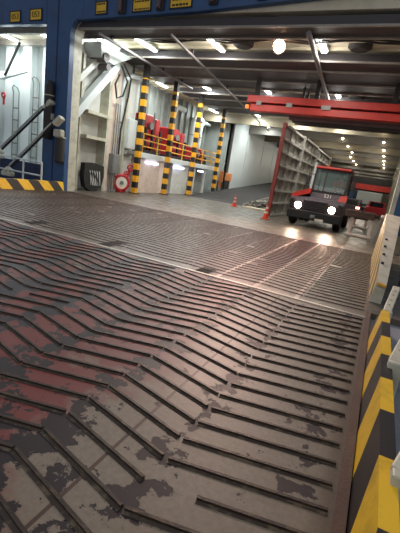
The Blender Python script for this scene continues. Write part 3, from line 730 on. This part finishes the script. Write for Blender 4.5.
# round deck lamps receding into the ship
def bulb(x, y, label):
    t = thing('deck_lamp', label, 'lamp', (x, y, 6.4), 'round deck lamps')
    obj('lens', MB().sphere((x, y, 6.52), .1, .1, .08, 0, 12, 8), M['lampfar'], t)
    obj('housing', MB().cyl((x, y, 6.56), (x, y, 6.64), .13, 14).cyl((x, y, 6.6), (x, y, 7.06), .03, 8), M['beamgrey'], t)
k = 0
for y in [p[0]-.32 for p in panels[3:]]:
    for x in ((-1.2, -4.6) if y < 50 else (-1.2, -5.2)) if k < 7 else ():
        bulb(x, y, 'small round deck lamp, %s from the front in the %s lamp column' % (ORD[k], {-1.2:'right', -4.6:'middle', -5.2:'middle'}[x]))
    k += 1
for y in (26.5, 35.2, 41.6, 47.2, 52.8, 58.4, 69.6, 80.8, 92, 103):
    for x in (-2.2, -6.4):
        pt = bpy.data.lights.new('lamp_glow', 'POINT'); pt.energy = 85 if y < 60 else 130; pt.color = (1.0, .93, .80); pt.shadow_soft_size = .3
        q = bpy.data.objects.new('lamp_glow', pt); C.objects.link(q); q.location = (x, y-.15, 6.0)
# flood lamp
t = thing('flood_lamp', 'bright round flood lamp hanging from the first ceiling recess', 'flood lamp', (-4.85, 15.2, 6.5))
obj('lens', MB().sphere((-4.85, 15.1, 6.66), .2, .16, .2), M['flood'], t)
obj('reflector', MB().lathe((-4.85, 15.42, 6.7), [(.12,0), (.2,.06), (.24,.24)], ax=(0,-1,-.2), n=20), M['greymetal'], t)
obj('bracket', MB().box(-4.9, -4.8, 15.3, 15.4, 6.8, 6.95), M['dark2'], t)
pl = bpy.data.lights.new('flood', 'SPOT'); pl.energy = 2600; pl.color = (1.0,.64,.52); pl.shadow_soft_size = .2; pl.spot_size = math.radians(120); pl.spot_blend = .6
po = bpy.data.objects.new('flood_light', pl); C.objects.link(po); po.location = (-4.85, 14.85, 6.55); po.rotation_euler = (math.radians(-38), 0, 0)

# ------------------------------------------------------------------ red gantry beam
t = thing('gantry_beam', 'red double flanged gantry beam spanning under the ceiling', 'beam', (-3.1, 19.6, 5.1))
mb = MB(); mb.box(-7.4, .85, 19.5, 19.95, 5.52, 5.84, 0, .02); obj('upper_flange', mb, M['red'], t)
mb = MB(); mb.box(-7.2, .85, 19.55, 19.95, 5.12, 5.44, 0, .02); obj('lower_flange', mb, M['red'], t)
mb = MB(); mb.box(-7.2, .85, 19.7, 19.9, 5.4, 5.56); obj('web', mb, M['dark2'], t)
for x, w in ((-6.75, .13), (-5.2, .16), (-3.45, .22)): obj('white_plate', MB().box(x-w, x+w, 19.48, 19.55, 5.38, 5.58, 0, .01).box(x-w*.7, x+w*.7, 19.472, 19.48, 5.44, 5.46), M['plate'], t)
for x in (-7.0, -4.0, -.6): obj('hanger', MB().box(x-.1, x+.1, 19.62, 19.82, 5.8, 6.68), M['dark2'], t)
obj('marker_lamp', MB().cyl((-7.45, 19.6, 5.3), (-7.3, 19.6, 5.3), .1, 14), M['amberlamp'], t)
mb = MB()
t = thing('stowed_deck', 'narrow dark stowed deck panel under the ceiling behind the gantry beam', 'deck panel', (-3.2, 21.5, 4.75))
obj('panel_plate', MB().box(-5.3, .8, 20.2, 22.0, 5.1, 5.25), M['dark'], t)
s_ = MB()
for k in range(3): s_.box(-5.3, .8, 20.3+k*.75, 20.42+k*.75, 4.95, 5.1)
parts('rib_frame', s_, M['dark'], t)
for x in (-4.9, .5): obj('hanger', MB().box(x-.05, x+.05, 20.8, 20.9, 5.25, 6.65), M['dark2'], t); obj('hanger', MB().box(x-.05, x+.05, 21.8, 21.9, 5.25, 6.65), M['dark2'], t)

# far hoisted deck with red edge
t = thing('far_hoisted_deck', 'far hoisted car deck with a red edge beam deep in the ship', 'car deck', (-3.2, 62, 2.9))
obj('red_edge', MB().box(-9, .88, 60, 60.3, 2.85, 3.6, 0, .02), M['red'], t)
obj('deck_plate', MB().box(-9, .88, 60.3, 80, 3.0, 3.5), M['dark'], t)
obj('upper_edge', MB().box(-9, .88, 60.1, 60.4, 3.65, 4.6), M['dark2'], t)
for x in (-8.5, -4, .6): obj('hanger', MB().cyl((x, 60.6, 3.5), (x, 60.6, 6.65), .08, 8), M['dark'], t)

# ------------------------------------------------------------------ terminal tractor
TX, TY = -2.75, 18.0
t = thing('terminal_tractor', 'dark terminal tractor with red cab and lit headlights driving out', 'tractor', (TX, TY+2.2, -.004))
def B(x0,x1,y0,y1,z0,z1,b=.02,m=0,mb=None): return (mb or MB()).box(TX+x0,TX+x1,TY+y0,TY+y1,z0,z1,m,b)
o = obj('front_bumper', B(-1.2,1.25,0,.35,.34,.76,.05), M['black'], t)
mb = MB()
mb.prism([(TX-1.18, TY+.12, .76), (TX-1.18, TY+.08, 1.1), (TX-1.18, TY+.3, 1.36), (TX-1.18, TY+1.3, 1.46), (TX-1.18, TY+1.3, .76)], (2.4,0,0))
g = obj('nose', mb, M['charcoal'], t)
mb = MB()
for k in range(6): mb.box(TX-.5, TX+.5, TY+.03, TY+.12, .8+k*.075, .835+k*.075); mb.box(TX-1.15, TX-.98, TY+.03, TY+.12, .8+k*.075, .835+k*.075); mb.box(TX+.98, TX+1.18, TY+.03, TY+.12, .8+k*.075, .835+k*.075)
mb.box(TX-.54, TX-.5, TY+.03, TY+.14, .78, 1.24); mb.box(TX+.5, TX+.54, TY+.03, TY+.14, .78, 1.24)
obj('grille', mb, M['dark2'], t)
for s in (-1, 1):
    h_ = obj('headlight', MB().cyl((TX+s*.76, TY+.13, .94), (TX+s*.76, TY+.03, .94), .19, 22), M['charcoal'], t)
    obj('lens', MB().sphere((TX+s*.76, TY+.03, .94), .15, .05, .15), M['head'], h_)
mb = MB(); mb.prism([(TX-1.2, TY+.25, 1.2), (TX-1.2, TY+.25, 1.36), (TX-1.0, TY+.25, 1.52), (TX-.34, TY+.25, 1.78), (TX-.34, TY+.25, 1.55), (TX-.95, TY+.25, 1.3)], (0,1.6,0))
obj('engine_cover', mb, M['red'], t)
mb = MB(); mb.box(TX-1.1, TX-.4, TY+.4, TY+1.8, .8, 1.36, 0, .05); obj('engine_block', mb, M['dark2'], t)
# cab
cx0, cx1, cy0, cy1 = -.38, 1.15, .55, 2.25
mb = MB(); mb.prism([(TX+cx0, TY+.34, 1.3), (TX+cx0, TY+.5, 1.68), (TX+cx0, TY+cy1, 1.68), (TX+cx0, TY+cy1, .9), (TX+cx0, TY+.9, .9)], (cx1-cx0,0,0))
obj('cab_body', mb, M['charcoal'], t)
obj('red_panel', MB().prism([(TX+.86, TY+.325, 1.3), (TX+1.25, TY+.325, 1.3), (TX+1.25, TY+.475, 1.66), (TX+.98, TY+.475, 1.66)], (0,.05,0)), M['red'], t)
ps = MB()
for (x, yb, yt) in ((cx0+.04, .5, .72), (cx1-.04, .5, .72), (cx0+.04, cy1-.05, cy1-.05), (cx1-.04, cy1-.05, cy1-.05)):
    ps.bar((TX+x, TY+yb, 1.66), (TX+x, TY+yt, 2.72), .09, .09)
ps.bar((TX+.14, TY+.49, 1.66), (TX+.14, TY+.71, 2.72), .04, .04)
ps.box(TX+cx0, TX+cx1, TY+.46, TY+.56, 1.64, 1.72)
parts('pillar', ps, M['dark2'], t)
mb = MB(); mb.box(TX+cx0-.03, TX+cx1+.03, TY+.58, TY+cy1+.05, 2.7, 2.84, 0, .05); rf = obj('roof', mb, M['reddoor'], t)
obj('roof_edge', MB().box(TX+cx0-.02, TX+cx1+.02, TY+.55, TY+.62, 2.72, 2.8, 0, .02), M['red'], rf)
wl = MB().cyl((TX+.1, TY+.9, 2.84), (TX+.1, TY+.9, 2.94), .06, 14); obj('beacon', wl, M['tan'], rf)
obj('windscreen', MB().prism([(TX+cx0+.08, TY+.5, 1.7), (TX+cx1-.08, TY+.5, 1.7), (TX+cx1-.08, TY+.7, 2.7), (TX+cx0+.08, TY+.7, 2.7)], (0,.012,0)), M['glass'], t)
for x in (cx0+.02, cx1-.03): obj('side_window', MB().prism([(TX+x, TY+.55, 1.7), (TX+x, TY+.74, 2.68), (TX+x, TY+cy1-.1, 2.68), (TX+x, TY+cy1-.1, 1.7)], (.012,0,0)), M['glass'], t)
obj('rear_panel', MB().box(TX+cx0+.08, TX+cx1-.08, TY+cy1-.06, TY+cy1, 1.68, 2.7), M['greymetal'], t)
st = obj('steering_wheel', MB().torus((TX+.72, TY+.95, 1.86), (0,-.6,.8), .2, .02, 22, 6).cyl((TX+.72, TY+.95, 1.86), (TX+.72, TY+.8, 1.68), .03), M['black'], t)
obj('driver_seat', MB().box(TX+.47, TX+.97, TY+1.3, TY+1.8, 1.69, 1.75, 0, .02).box(TX+.47, TX+.97, TY+1.76, TY+1.88, 1.7, 2.4, 0, .04), M['black'], t)
for s, x in ((-1, cx0), (1, cx1)):
    arm = obj('mirror_arm', MB().tube([(TX+x, TY+.62, 2.4), (TX+x+s*.22, TY+.5, 2.42), (TX+x+s*.24, TY+.5, 1.9)], .02, 8), M['black'], t)
    obj('mirror', MB().box(TX+x+s*.24-.08, TX+x+s*.24+.08, TY+.47, TY+.53, 1.9, 2.3, 0, .02), M['dark2'], arm)
obj('exhaust_stack', MB().cyl((TX-.58, TY+1.7, 1.3), (TX-.58, TY+1.7, 3.0), .08, 14).cyl((TX-.58, TY+1.7, 1.7), (TX-.58, TY+1.7, 2.5), .11, 14), M['brightw'], t)
# number on the cab front
cu = bpy.data.curves.new('cab_text', 'FONT'); cu.body = '521'; cu.size = .24; cu.align_x = 'CENTER'; cu.align_y = 'CENTER'; cu.extrude = .004
to = bpy.data.objects.new('tmp', cu); C.objects.link(to); bpy.context.view_layer.update()
me = bpy.data.meshes.new_from_object(to.evaluated_get(bpy.context.evaluated_depsgraph_get())); C.objects.unlink(to)
tilt = math.atan2(.38, .16); ux = Vector((1,0,0)); uz = Vector((0, math.cos(tilt), math.sin(tilt))); un = ux.cross(uz)
R = Matrix(((ux.x, uz.x, un.x), (ux.y, uz.y, un.y), (ux.z, uz.z, un.z))); c = Vector((TX+.42, TY+.415, 1.5))+un*.012
obj('cab_number', MB().add([c+R@v.co for v in me.vertices], [tuple(p.vertices) for p in me.polygons]), M['coneband'], t)
# chassis and wheels
obj('chassis', MB().box(TX-.5, TX+.5, TY+.4, TY+4.6, .5, .85, 0, .02).box(TX-.55, TX-.35, TY+2.3, TY+4.7, .8, .95).box(TX+.35, TX+.55, TY+2.3, TY+4.7, .8, .95), M['dark2'], t)
obj('fifth_wheel', MB().cyl((TX, TY+3.7, .95), (TX, TY+3.7, 1.08), .5, 24), M['black'], t)
def wheel(x, y, w):
    r = .5
    o = obj('wheel', MB().lathe((TX+x-w/2, TY+y, r), [(.3,0), (r-.04,0), (r,.05), (r,w-.05), (r-.04,w), (.3,w)], ax=(1,0,0), n=26), M['black'], t)
    obj('rim', MB().lathe((TX+x-w/2-.005, TY+y, r), [(.28,.02), (.29,w+.01)], ax=(1,0,0), n=20), M['reddoor'], o)
for s in (-1, 1): wheel(s*1.03, .95, .3); wheel(s*.82, 3.7, .28); wheel(s*1.12, 3.7, .28)
mb = MB()
for s in (-1, 1): mb.box(TX+s*1.03-.18, TX+s*1.03+.18, TY+.35, TY+1.5, 1.02, 1.08, 0, .02)
parts('mudguard', mb, M['black'], t)
obj('tow_hook', MB().box(TX-.1, TX+.1, TY-.06, TY+.02, .45, .6, 0, .02).torus((TX, TY-.1, .5), (1,0,0), .06, .02, 14, 6), M['greymetal'], t)
obj('licence_plate', MB().box(TX+.12, TX+.5, TY-.015, TY+.0, .36, .46), M['coneband'], t)
for s, e in ((-1, 60), (1, 90)):
    hl = bpy.data.lights.new('headlamp', 'SPOT'); hl.energy = e*1.1; hl.color = (1,.78,.62); hl.spot_size = math.radians(75); hl.spot_blend = .8; hl.shadow_soft_size = .12
    ho = bpy.data.objects.new('headlamp_light', hl); C.objects.link(ho); ho.location = (TX+s*.76, TY-.08, .94); ho.rotation_euler = (math.radians(-80), 0, 0)
    ho.rotation_euler = Vector((.02, -1, -.06)).to_track_quat('-Z', 'Y').to_euler()

# ------------------------------------------------------------------ driver (one skinned body)
def skin_body(name, V, E_, Rr, mat, parent):
    org = ORG[parent.name]
    me = bpy.data.meshes.new(name); me.from_pydata([Vector(v)-org for v in V], E_, [])
    o = bpy.data.objects.new(name, me); C.objects.link(o)
    md = o.modifiers.new('Skin', 'SKIN'); md.use_smooth_shade = True
    for i, r in enumerate(Rr): me.skin_vertices[0].data[i].radius = (r, r) if not isinstance(r, tuple) else r
    me.skin_vertices[0].data[0].use_root = True
    sd = o.modifiers.new('Sub', 'SUBSURF'); sd.levels = 1; sd.render_levels = 1
    bpy.context.view_layer.update(); dg = bpy.context.evaluated_depsgraph_get()
    m2 = bpy.data.meshes.new_from_object(o.evaluated_get(dg)); o.modifiers.clear(); o.data = m2; o.name = name
    m2.materials.clear(); m2.materials.append(mat); o.parent = parent; ORG[o.name] = org
    for p in m2.polygons: p.use_smooth = True
    return o
px, py, pz = TX+.72, TY+1.5, 1.84
t = thing('person', 'driver in an orange high visibility vest seated at the tractor wheel', 'person', (px, py, 1.75))
V = [(px,py,pz), (px,py-.02,pz+.25), (px,py-.03,pz+.42), (px,py-.03,pz+.50), (px,py-.04,pz+.56), (px,py-.06,pz+.66), (px,py-.06,pz+.74),
     (px-.19,py-.03,pz+.40), (px-.24,py-.22,pz+.20), (px-.14,py-.46,pz+.18), (px+.19,py-.03,pz+.40), (px+.24,py-.22,pz+.20), (px+.14,py-.46,pz+.18),
     (px-.1,py-.1,pz-.01), (px-.12,py-.42,pz-.01), (px-.12,py-.46,pz-.12), (px+.1,py-.1,pz-.01), (px+.12,py-.42,pz-.01), (px+.12,py-.46,pz-.12),
     (px-.1,py-.53,pz+.2), (px+.1,py-.53,pz+.2)]
E_ = [(0,1),(1,2),(2,3),(3,4),(4,5),(5,6),(2,7),(7,8),(8,9),(2,10),(10,11),(11,12),(0,13),(13,14),(14,15),(0,16),(16,17),(17,18),(9,19),(12,20)]
Rr = [.14,.15,.15,.06,.055,.095,.07,.065,.045,.032,.065,.045,.032,.085,.06,.05,.085,.06,.05,.035,.035]
skin_body('body', V, E_, Rr, M['skin'], t)
mb = MB(); mb.lathe((px, py-.02, pz-.06), [(.17,0), (.19,.2), (.2,.4), (.14,.5), (.08,.53)], n=18); obj('vest', mb, M['hivis'], t)
for s in (-1, 1): obj('sleeve', MB().tube([(px+s*.19,py-.03,pz+.41), (px+s*.24,py-.22,pz+.20), (px+s*.16,py-.4,pz+.18)], [.09,.065,.05], 12), M['hivis'], t)
obj('hair', MB().sphere((px, py-.03, pz+.72), .1, .11, .085), M['hair'], t)
obj('trousers', MB().tube([(px-.1,py,pz), (px-.12,py-.42,pz)], [.1,.075], 12).tube([(px+.1,py,pz), (px+.12,py-.42,pz)], [.1,.075], 12), M['cloth'], t)

# ------------------------------------------------------------------ trailer trestle and far traffic
def trestle(x0, x1, y, h, lab, mat):
    t = thing('trailer_trestle', lab, 'trestle', ((x0+x1)/2, y, -.004), 'trestles')
    obj('top_beam', MB().box(x0-.28, x1+.02, y-.14, y+.14, h-.16, h, 0, .02).box(x0-.25, x1, y-.18, y+.18, h-.3, h-.16, 0, .02), mat, t)
    for a in (x0, x1-.14): obj('leg', MB().box(a, a+.14, y-.1, y+.1, 0, h-.28, 0, .02), M['pink'], t)
    obj('foot_beam', MB().box(x0-.05, x1+.05, y-.2, y+.2, 0, .1, 0, .02), M['pink'], t)
trestle(-1.14, -.18, 18.2, 1.12, 'brown topped trailer trestle with pale legs right of the tractor', M['rust'])
trestle(-1.3, -.55, 23.5, .8, 'smaller trailer trestle seen through the first one', M['dark2'])
t = thing('side_fender', 'worn grey steel fender box beside the trestle at the right wall', 'fender', (.1, 17.9, 0))
obj('fender_box', MB().prism([(-.02, 16.6, 0), (.42, 16.6, 0), (.36, 16.6, 1.0), (.08, 16.6, 1.0)], (0,2.2,0)), M['beamgrey'], t)
obj('rim', MB().box(.04, .42, 16.55, 18.85, 1.0, 1.1, 0, .03), M['pink'], t)
def car(x, y, s, mat, lab, tail):
    t = thing('parked_car', lab, 'car', (x, y, -.004), 'far parked vehicles')
    obj('car_body', MB().prism([(x-.9, y, .3), (x-.9, y-.02, .95), (x-.9, y+.3, 1.0), (x-.9, y+3.2, .98), (x-.9, y+4.2, .8), (x-.9, y+4.2, .3)], (1.8,0,0)), mat, t)
    obj('car_roof', MB().prism([(x-.78, y+.25, .98), (x-.7, y+.75, s), (x-.7, y+2.4, s-.03), (x-.78, y+3.2, .98)], (1.5,0,0)), mat, t)
    obj('rear_window', MB().prism([(x-.62, y+.3, 1.04), (x+.62, y+.3, 1.04), (x+.58, y+.66, s-.06), (x-.58, y+.66, s-.06)], (0,-.03,0)), M['dglass'], t)
    for q in (-.68, .68): obj('tail_light', MB().box(x+q-.15, x+q+.15, y-.04, y, .72, .9, 0, .02), M['tail'] if tail else M['redvalve'], t)
    for q in (-.8, .8):
        for yy in (.75, 3.3): obj('wheel', MB().cyl((x+q-.1, y+yy, .32), (x+q+.1, y+yy, .32), .32, 18), M['black'], t)
car(-2.5, 34.5, 1.5, M['charcoal'], 'dark parked car with lit lamps seen above the trestle', True)
car(-.55, 40.5, 1.5, M['redvalve'], 'red parked car beyond the trestle near the right wall', False)
def trailer(x0, x1, y, mat, lab):
    t = thing('box_trailer', lab, 'trailer', ((x0+x1)/2, y+5, -.004), 'far trailers')
    obj('box', MB().box(x0, x1, y, y+11, 1.0, 2.45, 0, .05), mat, t)
    obj('rear_doors', MB().box(x0+.08, (x0+x1)/2-.02, y-.04, y, 1.1, 2.35).box((x0+x1)/2+.02, x1-.08, y-.04, y, 1.1, 2.35), mat, t)
    obj('under_frame', MB().box(x0+.2, x1-.2, y, y+11, .8, 1.0).box(x0+.1, x1-.1, y-.06, y+.04, .45, .6), M['dark2'], t)
    for xx in (x0+.3, x1-.3):
        for yy in (1.5, 2.8): obj('wheel', MB().cyl((xx-.15, y+yy, .48), (xx+.15, y+yy, .48), .48, 18), M['black'], t)
trailer(-3.0, -.3, 49, M['brightw'], 'white low box trailer deep in the ship behind the parked cars')
trailer(-6.2, -3.5, 51, M['blue'], 'blue low box trailer deep in the ship behind the tractor')

# ------------------------------------------------------------------ right edge: kerb, barrier, folded posts, cable
mb = MB(); mb.prism([(.228, -2.6, -.1), (.236, -2.6, 0), (.318, -2.6, .30), (.41, -2.6, .30), (.47, -2.6, -.1)], (0, 8.1, 0))
o = obj('hazard_kerb', mb, M['kerb']); tag(o, 'large yellow and black striped kerb in the right foreground', 'kerb')
t = thing('cream_barrier', 'tapered cream steel barrier with worn stripes on its inner face at right', 'barrier', (.3, 9.5, -.004))
prof = [(7.0, 0), (7.0, .36), (11.6, 1.36), (12.4, 1.36), (12.4, 0)]
mb = MB(); n = len(prof)
def xin(y, z): return .17-(y-7)*.02 + z*(.14 if y < 8 else .06)
vs = [(xin(y, z), y, z) for y, z in prof]
vo = [(.365 if z == 0 else .375 if y < 8 else .52, y, z - (.03 if z > 0 else 0)) for y, z in prof]
mb.add(vs+vo, [tuple(range(n)), tuple(range(n, 2*n))[::-1]]+[(i, (i+1)%n, n+(i+1)%n, n+i) for i in range(n)])
obj('barrier_body', mb, M['cream'], t)
mb = MB(); mb.add([(xin(y, z)-.004, y, z) for y, z in ((7.06,.02), (7.06,.34), (11.6,1.3), (12.35,1.3), (12.35,.02))], [(0,1,2,3,4)])
obj('striped_face', mb, M['barrier_st'], t)
obj('yellow_tip', MB().bar((.24, 6.985, .345), (.37, 6.985, .32), .06, .04), M['yellow'], t)
for k in range(4): y = 7.9+k*.5; obj('bolt', MB().cyl((.25, y, .34+(y-7)*.212), (.25, y, .40+(y-7)*.212), .028, 10), M['dark2'], t)
def fold(a, b, w, lab):
    t = thing('folded_post', lab, 'post', a, 'folded cream posts'); a = Vector(a); b = Vector(b)
    obj('post', MB().bar(a, b, w, .05, 0, (0,0,1), .012), M['cream'], t)
    pl = MB(); d = (b-a)
    for k in (.2, .4, .6, .8): p = a+d*k+Vector((0,0,.02)); pl.cyl(p, p+Vector((-.01,-.01,.022)), .012, 8)
    parts('rivet', pl, M['cream'], t)
    obj('base_hinge', MB().box(a.x-.05, a.x+.07, a.y-.06, a.y+.06, -.1, a.z+.02, 0, .01), M['cream'], t)
fold((.42, 3.6, .34), (.64, 4.75, .46), .11, 'cream folded post leaning over the striped kerb, middle one')
fold((.40, 5.75, .22), (.50, 6.6, .42), .11, 'cream folded post at the far end of the striped kerb')
fold((.42, 2.05, .34), (.64, 2.75, .46), .12, 'cream folded post nearest the camera at the right picture edge')
t = thing('black_cable', 'dark cable hanging along the outside of the cream barrier', 'cable', (.7, 9, -.1))
obj('cable', MB().tube([(.62, 11.3, 1.1), (.7, 10.2, .55), (.72, 9.0, .12), (.62, 7.9, -.02), (.75, 7.2, -.06), (1.1, 6.9, -.06)], .03, 8), M['black'], t)
obj('plug', MB().cyl((.62, 11.3, 1.05), (.62, 11.3, 1.2), .05, 10), M['redvalve'], t)
o = obj('mooring_bollard', MB().lathe((.92, 5.3, -.1), [(.16,0), (.16,.03), (.1,.06), (.1,.36), (.14,.4), (.14,.46), (.1,.5)], n=20), M['rust']); tag(o, 'rusty brown mooring bollard on the grey side deck at right', 'bollard')

# ------------------------------------------------------------------ light from the open stern, world
area((-4, -3.5, 9.5), 12, 5, 420, (1.0,.94,.86), (math.radians(22), 0, 0))
w = bpy.data.worlds.new('World'); S.world = w; w.use_nodes = True
bg = w.node_tree.nodes['Background']; bg.inputs[0].default_value = (.55,.6,.68,1); bg.inputs[1].default_value = .42

# ------------------------------------------------------------------ camera
f, cx, cy, h = 380.0, 200.0, 266.5, 1.7
roll = math.atan2(.154, .988); e = Vector((math.cos(roll), math.sin(roll))); n = Vector((-math.sin(roll), math.cos(roll)))
Rv = Vector((384-cx, 201-cy)); pitch = math.atan(-Rv.dot(n)/f); yaw = math.atan(Rv.dot(e)/(f/math.cos(pitch)))
fw = Vector((-math.sin(yaw)*math.cos(pitch), math.cos(yaw)*math.cos(pitch), -math.sin(pitch)))
rt = Vector((math.cos(yaw), math.sin(yaw), 0)); up = rt.cross(fw)
ix = rt*e.x+(-up)*n.x; iy = rt*e.y+(-up)*n.y        # image right / image down in the world
cam = bpy.data.cameras.new('Camera'); cam.sensor_fit = 'HORIZONTAL'; cam.sensor_width = 36; cam.lens = f/400*36; cam.clip_end = 400; cam.clip_start = .05
co = bpy.data.objects.new('Camera', cam); C.objects.link(co)
Rm = Matrix((ix, -iy, -fw)).transposed()
co.matrix_world = Matrix.Translation((0,0,h)) @ Rm.to_4x4()
S.camera = co
S.view_settings.view_transform = 'Standard'; S.view_settings.exposure = 0.12
